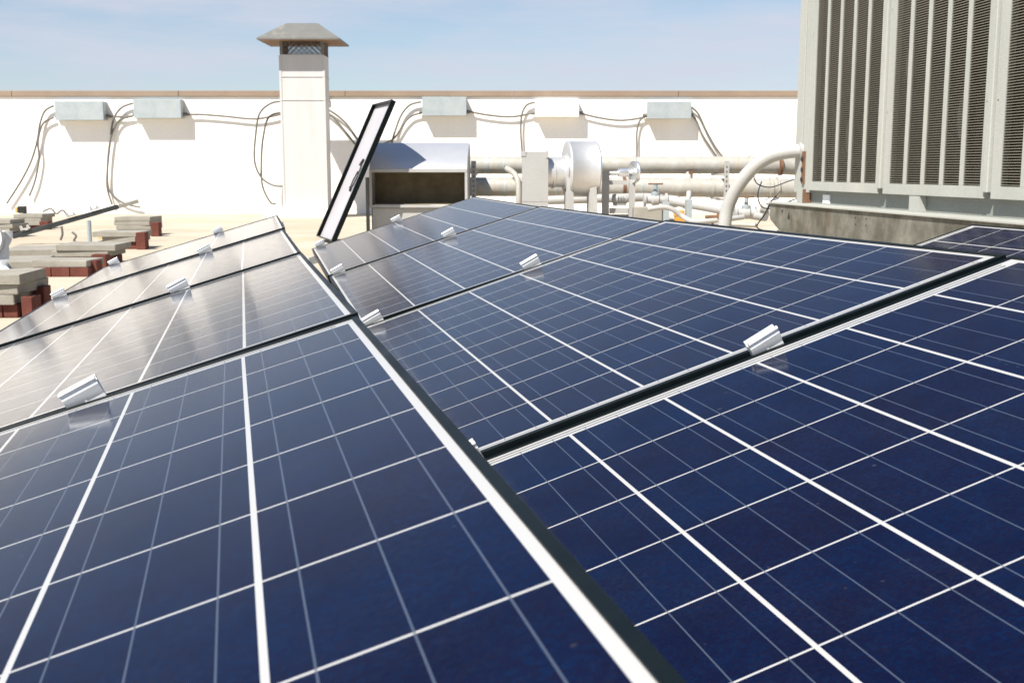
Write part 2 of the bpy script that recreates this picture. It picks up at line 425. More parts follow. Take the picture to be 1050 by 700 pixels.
# ------------------------------------------------------------------ condenser unit at the right
uo = at(832, 100, 8.3); uo.z = 0
ea = Vector((.1144, -.9934, 0)); en = Vector((-.9934, -.1144, 0))
UM = Matrix((ea, -en, Vector((0, 0, 1)))).transposed().to_4x4(); UM.translation = uo
def um(o): o.matrix_world = UM
unit = empty('air_conditioning_unit', (0, 0, 0), 'tall pale green condenser unit with louvred coil bays on the right', 'air conditioner'); um(unit)
BAY = 1.203; ZB, ZT = .655, 3.3
MB().b2((-.27, .06, ZB), (4.6, 2.4, ZT + .05)).build('cabinet', M['unit_dark'], unit)
p = MB(); p.b2((-.27, -.004, ZB - .02), (-.02, .058, ZT), bev=.003); p.b2((-.21, -.012, .93), (-.12, -.0045, ZT), bev=.002)
p.build('corner_post', M['unit'], unit)
for k in range(4):
    a0 = BAY * (k * 1.043)
    starts = [a0 + BAY * (.077 + j * .184) for j in range(5)]; w = BAY * .150
    f = MB()
    left_e, right_e = a0 + .012, a0 + BAY * 1.0
    f.b2((left_e, -.012, ZB), (starts[0], .03, ZT)); f.b2((starts[-1] + w, -.012, ZB), (right_e, .03, ZT))
    f.b2((starts[0], -.011, ZB), (starts[-1] + w, .03, ZB + .062)); f.b2((starts[0], -.011, ZT - .06), (starts[-1] + w, .03, ZT))
    for j in range(4): f.b2((starts[j] + w, -.0105, ZB + .0625), (starts[j + 1], .004, ZT - .0605))
    for zz in (1.15, 1.75, 2.35):
        for xx in (left_e + .02, right_e - .02):
            f.b2((xx - .006, -.016, zz - .006), (xx + .006, -.0122, zz + .006))
    f.build('bay_frame', M['unit'], unit)
    for j in range(5):
        s = MB(); z = ZB + .068
        while z < ZT - .07:
            s.bm.faces.new([s.bm.verts.new(q) for q in ((starts[j] + .001, -.0085, z), (starts[j] + w - .001, -.0085, z), (starts[j] + w - .001, .014, z + .0035), (starts[j] + .001, .014, z + .0035))])
            s.bm.faces.new([s.bm.verts.new(q) for q in ((starts[j] + .001, -.0085, z), (starts[j] + .001, -.0085, z + .0036), (starts[j] + w - .001, -.0085, z + .0036), (starts[j] + w - .001, -.0085, z))])
            z += .0135
        s.build('louvre', M['fin'], unit)
    c = MB(); c.b2((a0 + .03, .032, ZB + .03), (right_e - .03, .055, ZT - .03)); c.build('coil', M['coil'], unit)
    c = MB(); c.b2((right_e + .002, -.026, ZB + .03), (right_e + BAY * .040, .02, ZT), bev=.004); c.build('mullion', M['unit'], unit)
for a_, z_ in ((.66, 1.02), (2.14, 1.07), (1.50, 1.40)):
    d_ = MB(); d_.lathe([(0, 0), (.055, 0), (.06, .006), (.06, .012), (0, .012)], (0, 0, 0), (0, 1, 0), 20)
    bmesh.ops.transform(d_.bm, matrix=Matrix.Translation((a_, .0155, z_)) @ Matrix.Diagonal((1, 1, 2.1, 1)), verts=d_.bm.verts[:])
    d_.build('fan_motor', M['unit_dark'], unit)
pl = MB(); pl.b2((-.02, .035, .50), (4.4, .06, ZB - .0235)); pl.b2((-.03, .03, ZB - .023), (4.5, .20, ZB - .001))
pl.build('plinth_panel', M['unit_dark'], unit)
for a in (-.20, 1.62, 3.4):
    q = MB(); q.b2((a, -.008, .561), (a + .13, .0345, ZB - .0015)); q.build('plinth_post', M['unit'], unit)
nt = MB(); nt.b2((.22, .026, .565), (.34, .0345, .627)); nt.build('notice_plate', M['galv_white'], unit)
rs = MB(); rs.b2((-.09, -.020, .70), (-.055, -.0045, .93)); rs.b2((-.052, -.02, .56), (-.025, .05, .66)); rs.build('rusty_bracket', M['rust'], unit)
hl = MB()
for zz in (.73, .80, .875): hl.lathe([(0, 0), (.018, 0), (.018, .006), (0, .006)], (-.075, -.021, zz), (0, -1, 0), 10)
hl.build('pipe_grommet', M['black'], unit)

beam = empty('steel_beam', (0, 0, 0), 'stained galvanised steel beam carrying the condenser unit', 'beam'); um(beam)
b = MB(); b.prism([(-.42, .548), (4.8, .548), (4.8, .36), (-.20, .36), (-.40, .43)], (1, 0, 0), (0, 0, 1), (0, 1, 0), (0, 0, 0), -.135, -.125); b.build('web', M['beam'], beam)
b = MB(); b.b2((-.42, -.15, .5485), (4.8, .045, .560), bev=.002); b.build('top_flange', M['unit'], beam)
b = MB(); b.b2((-.20, -.15, .345), (4.8, .03, .3595), bev=.002); b.build('bottom_flange', M['beam'], beam)
for a, z, r_ in ((.0, .462, .018), (-.14, .50, .012), (1.17, .505, .006), (1.33, .505, .006), (1.17, .465, .005), (1.33, .465, .005), (2.6, .47, .007)):
    h = MB(); h.lathe([(0, 0), (r_, 0), (r_, .002), (0, .002)], (a, -.1352, z), (0, -1, 0), 14)
    if r_ > .015: h.b2((a - .006, -.1372, z - .01), (a + .006, -.1352, z + .032))
    h.build('bolt_hole', M['black'], beam)
for a in (.15, 2.0, 3.9):
    b = MB(); b.b2((a - .15, -.12, 0), (a + .15, .28, .343), bev=.008)
    o = b.build('concrete_block', M['paver']); um(o)
    tag(o, 'concrete block under the steel beam of the condenser unit', 'block', 'blocks under the steel beam')

# ------------------------------------------------------------------ chimney
CY = 19.2
c0 = at(311, 226, CY); c0.z = 0; c0.y = CY + .26; c0.x += .045
ch = empty('chimney', c0, 'tall white square metal chimney with a flared cap and mesh band', 'chimney')
W = px(43.5, CY) / 2; H2 = .26                          # half width, half depth
zf = lambda y: at(311, y, CY).z
b = MB(); b.b2((-W, -H2, .17), (W, H2, zf(56)), bev=.006)
b.build('shaft', M['chimney'], ch)
b = MB()
for zz in (zf(103), zf(79)): b.b2((-W - .010, -H2 - .010, zz), (W + .010, H2 + .010, zz + .014))
for sx in (-1, 1): b.b2((sx * W - .018, -H2 - .007, .18), (sx * W + .018, -H2 + .02, zf(57)))
b.build('seam_strip', M['chimney'], ch)
CW = px(82.5, CY - .30) / 2; CD = H2 + .30
zl = at(311, 40.5, CY - .30).z                       # underside of the cap
zt, zb = zl + .01, zf(56)
for sx in (-1, 1):
    for sy in (-1, 1):
        b = MB(); b.b2((sx * W - .045 * (sx > 0), sy * H2 - .045 * (sy > 0), zb), (sx * W + .045 * (sx < 0), sy * H2 + .045 * (sy < 0), zt)); b.build('cap_post', M['cap'], ch)
b = MB(); nmesh = 8; st = 2 * W / nmesh; hh = zt - zb
for side in range(4):
    Rm = Matrix.Rotation(side * math.pi / 2, 4, 'Z'); dd = (H2, W, H2, W)[side] - .012; ww = (W, H2, W, H2)[side]
    for k in range(-4, nmesh + 2):
        for sg in (1, -1):
            xa = -ww + k * st; xb = xa + st * 2.6
            t0 = max(0, (-ww - xa) / (xb - xa)); t1 = min(1, (ww - xa) / (xb - xa))
            if t1 - t0 < .05: continue
            q0 = (xa + (xb - xa) * t0, zb + hh * t0); q1 = (xa + (xb - xa) * t1, zb + hh * t1)
            b.tube([Rm @ Vector((sg * q0[0], -dd + .004 * sg, q0[1])), Rm @ Vector((sg * q1[0], -dd + .004 * sg, q1[1]))], .008, 5, smooth=False)
b.build('wire_mesh', M['mesh'], ch)
b = MB(); zt3 = at(311, 24, CY + .15).z
v = lambda w, d_, z: [(-w, -d_, z), (w, -d_, z), (w, d_, z), (-w, d_, z)]
vv = [[b.bm.verts.new(p_) for p_ in r] for r in (v(CW - .012, CD - .012, zl), v(CW, CD, zl), v(CW, CD, zl + .025), v(.27, .14, zt3 - .010), v(.24, .11, zt3))]
for a, c in zip(vv, vv[1:]):
    for k in range(4): b.bm.faces.new((a[k], a[(k + 1) % 4], c[(k + 1) % 4], c[k]))
b.bm.faces.new(vv[-1])
b.build('cap', M['cap'], ch)
b = MB(); b.poly(v(CW - .014, CD - .014, zl + .003)); b.build('cap_underside', M['rust_under'], ch)
b = MB(); b.b2((-W - .32, -H2 - .14, 0), (W + .05, H2 + .1, .168), bev=.01); b.build('curb', M['wall'], ch)

# ------------------------------------------------------------------ boxes and cables on the parapet
FY = WY - .002
def onwall(x, y, off=0.0): return at(x, y, WY - off)
boxes = [(56, 106, 104, 123, 'galv', 'grey metal box on the parapet, leftmost of the wall boxes'),
         (136.5, 185.5, 102, 121, 'galv', 'grey metal box on the parapet between the leftmost box and the chimney'),
         (433, 478, 99.5, 118.5, 'galv', 'blue grey metal box on the parapet above the duct hood'),
         (549, 593.5, 102, 119.5, 'galv_white', 'white metal box on the parapet above the fan drum'),
         (664.5, 708.5, 104.5, 121.5, 'galv', 'grey metal box on the parapet, rightmost of the wall boxes')]
BD = .24
for x0, x1, y0, y1, mm, lb in boxes:
    p0, p1 = onwall(x0, y0, BD), onwall(x1, y1, BD)
    o = empty('electrical_box', ((p0.x + p1.x) / 2, WY - .002, p1.z), lb, 'electrical box', 'boxes along the parapet')
    w, h = (p1.x - p0.x) / 2, p0.z - p1.z
    MB().b2((-w, -BD + .012, 0), (w, 0, h), bev=.004).build('body', M[mm], o)
    MB().b2((-w - .004, -BD, -.004), (w + .004, -BD + .011, h + .004), bev=.003).build('lid', M[mm], o)
    for sx in (-1, 1):
        MB().tube([(sx * w, -.07, h * .22), (sx * (w + .07), -.07, h * .22)], .032, 10, smooth=False).build('gland', M['cable'], o)
def cable(pts, label, r=.017, off=.07, name='cable', mat='cable'):
    P = [onwall(q[0], q[1], q[2] if len(q) > 2 else off) for q in pts]
    b = MB(); b.tube(P, r, 8, steps=8)
    o = b.build(name, M[mat], org=P[0])
    tag(o, label, 'cable', 'cables along the parapet'); return o
cable([(107, 119.5), (122, 119.8), (136, 119)], 'short cable joining the two left wall boxes')
cable([(55, 108.5), (46, 114), (41, 127), (38, 145), (32, 165), (22, 185), (7, 208.5)], 'outer of two cables dropping from the leftmost wall box')
cable([(55, 120.5), (44, 127), (39, 145), (40, 163), (36, 185), (30, 201)], 'inner of two cables dropping from the leftmost wall box, reaching less far')
cable([(136, 106), (124, 111), (116, 124), (112.5, 150), (110, 175), (110, 193), (115, 210)], 'outer cable dropping from the second wall box')
cable([(136, 119), (122, 124), (114, 140), (110.5, 165), (111, 192), (120, 204), (132, 210), (144, 212.5)], 'inner cable dropping from the second wall box and curling along the wall foot')
cable([(186, 118), (205, 117.5), (232, 119.5), (262, 122), (290, 117)], 'long sagging cable from the second wall box to the chimney')
cable([(292, 104), (278, 106), (266, 117), (262, 140), (261, 165), (268, 182), (280, 190), (291, 191)], 'outer cable loop left of the chimney, ending at its shaft', off=.5)
cable([(292, 115), (276, 120), (270, 140), (268, 165), (269, 190), (277, 207), (283, 209)], 'inner cable loop left of the chimney, reaching the curb', off=.4)
cable([(334, 111), (345, 118), (356, 128), (366, 142), (374, 150)], 'upper of two cables right of the chimney, running behind the leaning panel')
cable([(334, 114), (344, 123), (354, 135), (364, 148)], 'lower of two cables right of the chimney, running behind the leaning panel')
cable([(432, 104.5), (420, 108), (411, 119), (404, 138), (401, 150)], 'upper of two cables from the box above the duct hood')
cable([(432, 116), (422, 119), (414, 127), (404, 142), (392, 148)], 'lower of two cables from the box above the duct hood')
cable([(479, 114), (500, 118), (525, 119.8), (548, 115.5)], 'sagging cable between the blue grey box and the white box')
cable([(549, 105), (540, 108), (535, 118), (534, 135), (535.5, 158), (536, 172)], 'cable dropping from the white box behind the fan')
cable([(594, 116), (615, 121), (635, 123.5), (652, 122), (664, 119)], 'sagging cable between the white box and the rightmost box')
cable([(663, 119), (656, 124), (653, 136), (653, 152), (653, 164)], 'cable dropping from the left end of the rightmost box')
cable([(709, 110), (716, 117), (724, 134), (733, 150), (741, 161)], 'upper of two cables slanting from the rightmost box to the pipes')
cable([(709, 118), (714, 124), (720, 138), (729, 152), (736, 162)], 'lower of two cables slanting from the rightmost box to the pipes')
o = MB().b2((-.03, -.06, 0), (.03, 0, .09)).build('wall_bracket', M['black']); o.location = onwall(335.5, 104.8)
tag(o, 'small dark bracket on the parapet beside the chimney', 'bracket')

# ------------------------------------------------------------------ leaning panel seen from behind
def leaning():
    br, tr = at(342, 248, 12.2), at(403.3, 112.6, 12.25)
    yaw = R(-19); d = Vector((math.sin(yaw), math.cos(yaw), 0))
    up = (tr - br).normalized(); up = (up - d * up.dot(d)).normalized()
    nrm = d.cross(up).normalized()
    if nrm.x > 0: nrm = -nrm                      # faces left: the back of the panel
    L = 1.64; Wd = .99
    o = empty('solar_panel', br, 'solar panel leaning upright against the duct hood, white back and black frame showing', 'solar panel', 'solar panels tilted in rows on the roof')
    o.matrix_world = Matrix.Translation(br) @ Matrix((d, up, d.cross(up))).transposed().to_4x4()
    s = 1 if nrm.dot(d.cross(up)) > 0 else -1      # local z sign of the back side
    f = MB(); T = .052
    f.b2((0, 0, -T / 2), (.012, L, T / 2)); f.b2((Wd - .012, 0, -T / 2), (Wd, L, T / 2))
    f.b2((.012, 0, -T / 2), (Wd - .012, .012, T / 2)); f.b2((.012, L - .012, -T / 2), (Wd - .012, L, T / 2))
    zb = s * T / 2                                   # inner return lip on the back
    def lipz(a, b_): return (min(a, b_), max(a, b_))
    z0, z1 = lipz(zb - s * .003, zb - s * .0005)
    f.b2((.0121, .0121, z0), (.034, L - .0121, z1)); f.b2((Wd - .034, .0121, z0), (Wd - .0121, L - .0121, z1))
    f.build('frame', M['frame'], o)
    MB().b2((.011, .011, -s * (T / 2) + (.004 if s > 0 else -.008)), (Wd - .011, L - .011, -s * (T / 2) + (.008 if s > 0 else -.004))).build('backsheet', M['backsheet'], o)
    zs = -s * (T / 2) + s * .008
    zc = zs + s * .014
    j = MB(); j.tube([(.34, L * .57, zc), (.27, L * .52, zc), (.25, L * .44, zc), (.33, L * .37, zc), (.38, L * .42, zc), (.33, L * .50, zc)], .008, 8); j.build('cable', M['black'], o)
    j = MB(); j.tube([(.30, L * .585, zc), (.36, L * .545, zc)], .014, 8, smooth=False); j.build('plug', M['black'], o)
    j = MB(); j.tube([(.31, L * .36, zc), (.37, L * .385, zc)], .014, 8, smooth=False); j.build('plug', M['black'], o)
leaning()

# ------------------------------------------------------------------ duct hood
HY = 12.7
h0 = at(381, 240, HY); h0.z = 0
hood = empty('duct_hood', h0, 'rectangular metal duct hood with a curved bright cover and dark open mouth', 'duct hood')
HW = px(97, HY); za, zb_, zc_ = at(430, 173.5, HY).z, at(430, 210, HY).z, at(430, 148, HY).z
D = 1.05
# cover: curved sheet from the front lip up and back, then down behind
prof = []
n = 14
for k in range(n + 1):
    a = math.pi / 2 * k / n
    prof.append((.62 * (1 - math.cos(a)) * .5 + .62 * (k / n) * .5, za + (zc_ - za + .03) * (math.sin(a) * .35 + .65 * k / n)))
prof += [(.85, zc_ + .02), (D, zc_ - .08)]
inn = [(y + (.0 if i < 2 else .0), z - .012) for i, (y, z) in enumerate(prof)]
b = MB(); b.prism(prof + inn[::-1], (0, 1, 0), (0, 0, 1), (1, 0, 0), (0, 0, 0), -.012, HW + .012); b.build('cover', M['hood_top'], hood, smooth=35)
side = [(0, za - .0125), (0, zb_)] + [(D, zb_), (D, zc_ - .095)] + [(y, z - .0125) for y, z in prof[::-1][1:-1]]
for xx in (-.010, HW - .0):
    b = MB(); b.prism(side, (0, 1, 0), (0, 0, 1), (1, 0, 0), (0, 0, 0), xx, xx + .010); b.build('side_panel', M['hood_out'], hood)
b = MB(); b.b2((-.012, -.018, za - .035), (HW + .012, .006, za + .004), bev=.003); b.b2((-.014, -.016, zb_ - .03), (.014, .01, za - .036)); b.b2((HW - .014, -.016, zb_ - .03), (HW + .014, .01, za - .036)); b.b2((-.012, -.018, zb_ - .032), (HW + .012, .006, zb_ - .002), bev=.003)
b.build('mouth_frame', M['hood_out'], hood)
b = MB(); b.b2((.001, .42, zb_), (HW - .001, .44, za + .06)); b.b2((.001, .008, zb_ + .001), (HW - .001, .419, zb_ + .008))
b.build('duct_inside', M['hood_in'], hood)
b = MB(); b.b2((.01, .02, 0), (HW - .01, D, zb_ - .035), bev=.006); b.build('base_box', M['hood_out'], hood)
b = MB(); b.b2((-.055, -.01, 0), (-.02, .03, zb_ + .30)); b.b2((-.055, .5, 0), (-.02, .54, zb_ + .30)); b.build('corner_leg', M['cap'], hood)

# ------------------------------------------------------------------ pipes behind
PY = 14.2
def pipe(name, pts, r, label, mat, rings=(), Y=None):
    o = empty(name, pts[0], label, 'pipe')
    b = MB(); b.tube([p - Vector(pts[0]) for p in pts], r, 20, steps=8); b.build('pipe_run', M[mat], o)
    for k in range(3, 40) if name == 'insulated_pipe' else ():
        q = Vector(pts[0]).lerp(Vector(pts[2]), k / 12 - .18 + (.03 if k % 2 else 0))
        if q.x > pts[2].x or q.x < pts[0].x: continue
        g = MB(); g.lathe([(r, -.012), (r + .003, -.011), (r + .003, .011), (r, .012)], q - Vector(pts[0]), (1, 0, 0), 20); g.build('strap', M['galv'], o)
    for (p, d, rr, w) in rings:
        g = MB(); g.lathe([(rr, -w / 2), (rr + .012, -w / 2 + .006), (rr + .012, w / 2 - .006), (rr, w / 2)], Vector(p) - Vector(pts[0]), d, 24); g.build('collar', M[mat], o)
    return o
up1 = [at(470, 169.5, PY), at(640, 169.5, PY), at(772, 169.5, PY), at(840, 172, PY + .2)]
pipe('insulated_pipe', up1, .105, 'upper of two thick lagged pipes running along the roof at the back', 'lag', [(at(769, 169.6, PY), (1, 0, 0), .106, .06), (at(650, 169.5, PY), (1, 0, 0), .106, .04)])
up2 = [at(470, 191.5, PY - .4), at(640, 192, PY - .4), at(782, 193, PY - .4), at(850, 194, PY - .3)]
pipe('insulated_pipe', up2, .112, 'lower of two thick lagged pipes running along the roof at the back', 'lag', [(at(790, 193, PY - .4), (1, 0, .02), .113, .05), (at(730, 192.6, PY - .4), (1, 0, 0), .113, .04), (at(797, 193, PY - .4), (1, 0, .02), .125, .03)])
# perforated strut supports
for xx, lb in ((485.5, 'perforated white angle post holding the lagged pipes beside the duct hood'), (745.5, 'perforated white angle post holding the lagged pipes behind the curved pipe')):
    p = at(xx, 165, PY - .75); zt = p.z
    o = empty('pipe_support', (p.x, p.y, 0), lb, 'pipe support', 'posts holding the lagged pipes')
    b = MB(); b.b2((-.028, -.004, 0), (.028, .004, zt)); b.b2((.022, .0045, 0), (.028, .05, zt)); b.build('post', M['white_metal'], o)
    b = MB(); z = .05
    while z < zt - .03:
        b.b2((-.008, -.0062, z), (.008, -.0042, z + .022)); z += .055
    b.build('slot', M['mesh'], o)
    b = MB(); b.b2((-.02, .006, .725), (.02, .95, .750)); b.b2((-.02, .006, .435), (.02, .95, .462)); b.build('arm', M['white_metal'], o)
# white cross rail near the left support
# lower white pipe
wp = [at(560, 205.5, 12.9), at(640, 203, 12.9), at(668, 203, 12.9), at(700, 208, 12.6), (at(745, 216, 12.2)), at(785, 222, 11.8)]
pipe('water_pipe', wp, .05, 'white pipe sloping down below the lagged pipes to the valve', 'white_pipe', [(at(690, 206.5, 12.7), (1, -.2, -.1), .052, .12)])
tp = [at(664, 214.5, 11), at(680, 212.5, 11), at(690, 215, 11), (at(700, 222, 11)), at(712, 227, 10.9), at(738, 225.5, 10.9), at(762, 222.5, 11)]
pipe('thin_pipe', tp, .025, 'thin white pipe bending low beside the orange clip', 'white_pipe')
# thick curved pipe into the unit
cp = [at(742, 252, 8.7), at(743, 231, 8.7), at(746.5, 212, 8.7), at(757, 190.5, 8.65), at(773, 171.5, 8.6), at(790, 160.5, 8.55), at(808, 155.8, 8.5), at(827, 154.5, 8.45)]
pipe('curved_pipe', cp, .050, 'thick silver white pipe arching into the left side of the condenser unit', 'white_pipe', [(at(823, 154.7, 8.46), (1, -.1, .12), .052, .05)])
for (x_, y_, Y_, rr, lb) in ((800, 170, PY, .118, 'dark gasket ring on the upper lagged pipe behind the curved pipe'),
                            (640, 192, PY - .4, .122, 'dark gasket ring on the lower lagged pipe behind the motor frame')):
    g = MB(); g.lathe([(rr - .014, -.02), (rr, -.018), (rr, .018), (rr - .014, .02)], (0, 0, 0), (1, 0, 0), 24)
    o = g.build('gasket_ring', M['rust']); o.location = at(x_, y_, Y_); tag(o, lb, 'ring', 'gasket rings on the lagged pipes')
def gate_valve(x_, y_, Y_, sc_, lb, ax=(1, 0, 0)):
    c_ = at(x_, y_, Y_); o = empty('gate_valve', c_, lb, 'valve')
    b = MB(); b.lathe([(.03, -.13), (.075, -.13), (.075, -.105), (.045, -.10), (.045, -.05), (.065, -.03), (.065, .03), (.045, .05), (.045, .10), (.075, .105), (.075, .13), (.03, .13)], (0, 0, 0), ax, 18); b.build('valve_body', M['white_pipe'], o)
    b = MB(); b.lathe([(.05, .04), (.05, .08), (.022, .09), (.022, .17), (.01, .18)], (0, 0, 0), (0, 0, 1), 12); b.build('bonnet', M['galv'], o)
    b = MB(); b.tube([(.075 * math.cos(k * math.pi / 8), .075 * math.sin(k * math.pi / 8), .175) for k in range(17)], .009, 6, smooth=False); b.tube([(-.075, 0, .175), (.075, 0, .175)], .007, 6, smooth=False); b.build('handwheel', M['rust'], o)
    o.scale = (sc_,) * 3
gate_valve(672, 205, 12.7, 1.0, 'flanged valve with a rusty handwheel on the sloping white pipe')
gate_valve(765, 218.5, 11.9, .95, 'flanged valve low on the white pipe right of the curved pipe')
pipe('branch_pipe', [at(706, 178, PY - .1), at(706.5, 190, PY - .35), at(706, 203, PY - .6), at(702, 212, PY - .8)], .032, 'short white branch pipe dropping from the upper lagged pipe', 'white_pipe')
pipe('branch_pipe', [at(520, 173, PY - .25), at(527, 178, PY - .5), at(531, 186, PY - .6), at(532, 200, PY - .65), at(532, 215, PY - .65)], .035, 'crooked branch pipe between the lagged pipes left of the fan', 'lag')
pipe('drain_pipe', [at(655, 221, 11.6), at(690, 224, 11.5), at(735, 229, 11.3), at(775, 231, 11.1)], .022, 'thin drain pipe lying low across the roof behind the array', 'lag')
for x_, lb in ((600, 'rusty pipe hanger behind the fan drum'), (708, 'rusty pipe hanger right of the motor frame')):
    c_ = at(x_, 180.5, PY - .15); b = MB(); b.box((0, 0, 0), (.05, .05, .13)); b.box((0, 0, -.05), (.16, .04, .02)); o = b.build('pipe_hanger', M['rust']); o.location = c_; tag(o, lb, 'hanger', 'hangers between the lagged pipes')
# valve cluster
vp = at(792, 216, 9.2)
vo = empty('valve', vp, 'white valve body with a handwheel among thin wires at the foot of the unit', 'valve')
b = MB(); b.lathe([(.02, -.1), (.045, -.09), (.045, -.04), (.03, -.03), (.055, 0), (.03, .03), (.045, .04), (.045, .09), (.02, .1)], (0, 0, 0), (1, -.2, -.3), 16); b.build('valve_body', M['white_pipe'], vo)
b = MB(); b.tube([(0, 0, 0), (-.02, -.02, .09)], .012, 8, smooth=False); b.tube([(-.02 + .045 * math.cos(k * math.pi / 6), -.02 + .045 * math.sin(k * math.pi / 6), .09) for k in range(13)], .007, 6, smooth=False); b.build('handwheel', M['alu'], vo)
b = MB(); b.tube([(.06, 0, -.02), (.11, -.02, -.10), (.06, -.03, -.22), (.02, -.03, -.26)], .035, 12); b.build('elbow', M['white_pipe'], vo)
for k, (pts, lb) in enumerate((([(829, 179), (808, 186), (790, 192), (776, 188), (772, 176)], 'thin black wire bowing from the unit to the curved pipe, uppermost of the wires'),
                               ([(828, 200), (806, 208), (793, 217)], 'thin black wire running straight from the unit to the valve'),
                               ([(800, 196), (790, 208), (784, 220), (776, 232), (782, 236)], 'thin black wire hanging in front of the white valve'),
                               ([(781, 186), (777, 200), (781, 212), (790, 214)], 'thin black wire looping between the curved pipe and the valve'))):
    P = [at(a, c, 8.8) for a, c in pts]
    b = MB(); b.tube(P, .005, 6); o = b.build('wire', M['black'], org=P[0]); tag(o, lb, 'wire', 'thin wires beside the condenser unit')
p = at(697, 229, 11.3); p.z = 0
o = empty('pipe_clip', p, 'small orange clip block on the roof below the sloping white pipe', 'clip')
zt = at(697, 215.5, 11.3).z
b = MB(); b.b2((-.05, -.03, 0), (.05, .03, zt - .06), bev=.004); b.build('foot', M['orange'], o)
b = MB(); b.b2((-.06, -.035, zt - .059), (.04, .035, zt), bev=.006); b.build('jaw', M['orange'], o)
b = MB(); b.b2((.055, -.06, 0), (.11, .05, zt + .10)); b.build('side_plate', M['galv'], o)
p = at(666, 225, 11.3); p.z = 0
o = empty('pipe_block', p, 'dark weathered block under the thin white pipe', 'block')
zt = at(666, 212, 11.3).z
b = MB(); b.b2((-.16, -.05, 0), (.12, .12, zt), bev=.01); b.build('block', M['paver'], o)
b = MB(); b.b2((.125, -.03, 0), (.19, .05, zt + .05)); b.build('side_plate', M['galv'], o)
p = at(733, 223, 10.9)
b = MB(); b.tube([(-.09, 0, 0), (.02, 0, .004)], .022, 10, smooth=False); b.tube([(.021, 0, .004), (.05, 0, .004)], .036, 10, smooth=False); b.tube([(-.02, 0, 0), (-.02, 0, -p.z)], .012, 8, smooth=False)
o = b.build('tap', M['rust'], org=(0, 0, 0)); o.location = p; tag(o, 'short rusty tap stub beside the foot of the curved pipe', 'tap')

# ------------------------------------------------------------------ fan assembly
FY2 = 11.5
f0 = at(595, 235, FY2); f0.z = 0
fan = empty('blower_fan', f0, 'silver white drum fan with duct box and motor frame in front of the pipes', 'fan')
rel = lambda x, y, Y=FY2: at(x, y, Y) - f0
axis = Vector((1, .16, 0)).normalized()
cd = rel(580, 173.5, FY2); RD = px(28.0, FY2)
b = MB(); LD = .31
b.lathe([(.02, 0), (RD * .55, 0.0), (RD * .56, .004), (RD - .006, .004), (RD, .01), (RD + .006, .018), (RD, .026), (RD, LD - .026), (RD + .006, LD - .018), (RD, LD - .01), (RD - .01, LD), (.02, LD)], cd, axis, 48)
b.build('drum', M['alu_sheet'], fan)
b = MB(); rc = px(15, FY2)
b.lathe([(rc, -.24), (rc + .012, -.235), (rc + .012, -.215), (rc, -.205), (rc, -.15), (rc + .01, -.142), (rc + .01, -.125), (rc, -.118), (rc, -.03), (rc + .025, -.025), (rc + .025, -.002), (.05, -.002)], cd + Vector((0, 0, -.035)), axis, 36)
b.build('inlet_duct', M['alu_sheet'], fan)
q0, q1 = rel(535.5, 157, FY2 - .22), rel(562, 214, FY2 - .22)
b = MB(); b.b2((q0.x, q0.y, 0), (q1.x, q0.y + .44, q0.z)); b.b2((q0.x - .01, q0.y - .006, q0.z - .03), (q0.x + .035, q0.y + .44, q0.z + .018)); b.b2((q1.x - .02, q0.y - .01, q0.z - .045), (q1.x + .004, q0.y + .1, q0.z + .02))
b.b2((q0.x + .036, q0.y + .05, q0.z + .001), (q1.x - .02, q0.y + .44, q0.z + .014)); b.b2((q0.x, q0.y - .003, q0.z - .47), (q1.x, q0.y - .0005, q0.z - .455))
b.build('duct_box', M['white_metal'], fan)
for xs in (584, 608):
    p = rel(xs, 182, FY2 - .18)
    b = MB(); b.prism([(-.035, 0), (.075, 0), (.03, p.z), (-.03, p.z)], (1, 0, 0), (0, 0, 1), (0, 1, 0), (p.x, p.y, 0), 0, .02)
    b.b2((p.x - .036, p.y + .021, 0), (p.x - .022, p.y + .35, p.z * .8)); b.build('leg', M['white_metal'], fan)
def bar(bm_, x0, y0, x1, y1, Y=FY2, d=.05):
    a, c = rel(x0, y1, Y), rel(x1, y0, Y); bm_.b2((a.x, a.y, a.z), (c.x, a.y + d, c.z))
b = MB(); bar(b, 617, 176, 625, 235); bar(b, 644.5, 184, 651.5, 235); bar(b, 625.2, 213.5, 644.3, 219); bar(b, 625.2, 185, 644.3, 189.5, d=.04); bar(b, 617.5, 176, 650, 180, Y=FY2 + .2, d=.04); bar(b, 615, 220, 652, 224, Y=FY2 + .1)
b.build('motor_frame', M['white_metal'], fan)
p0 = rel(612, 183); p1 = rel(655, 176)
b = MB(); sy = Vector((0, .03, 0))
b.tube([rel(612, 178, FY2 + .08), rel(652, 176.5, FY2 + .02)], .018, 10, smooth=False)
b.lathe([(.02, -.06), (.04, -.06), (.045, -.02), (.045, .04), (.02, .05)], rel(640, 177, FY2 + .05), axis, 16); b.build('shaft', M['alu'], fan)
pc = rel(650.5, 176.5, FY2)
b = MB(); b.lathe([(.02, -.012), (.075, -.012), (.085, -.015), (.108, -.02), (.108, -.010), (.098, 0), (.108, .010), (.108, .02), (.085, .015), (.075, .012), (.02, .012)], pc, (1, .35, 0), 30); b.build('pulley', M['alu'], fan)
pm = rel(628, 204, FY2 + .05)
b = MB(); b.lathe([(.01, 0), (.04, .0), (.05, .015), (.05, .13), (.042, .15), (.01, .15)], pm, (1, .1, 0), 20); b.b2((pm.x + .01, pm.y - .03, pm.z - .07), (pm.x + .14, pm.y + .06, pm.z - .045)); b.build('motor', M['white_metal'], fan)
b = MB()
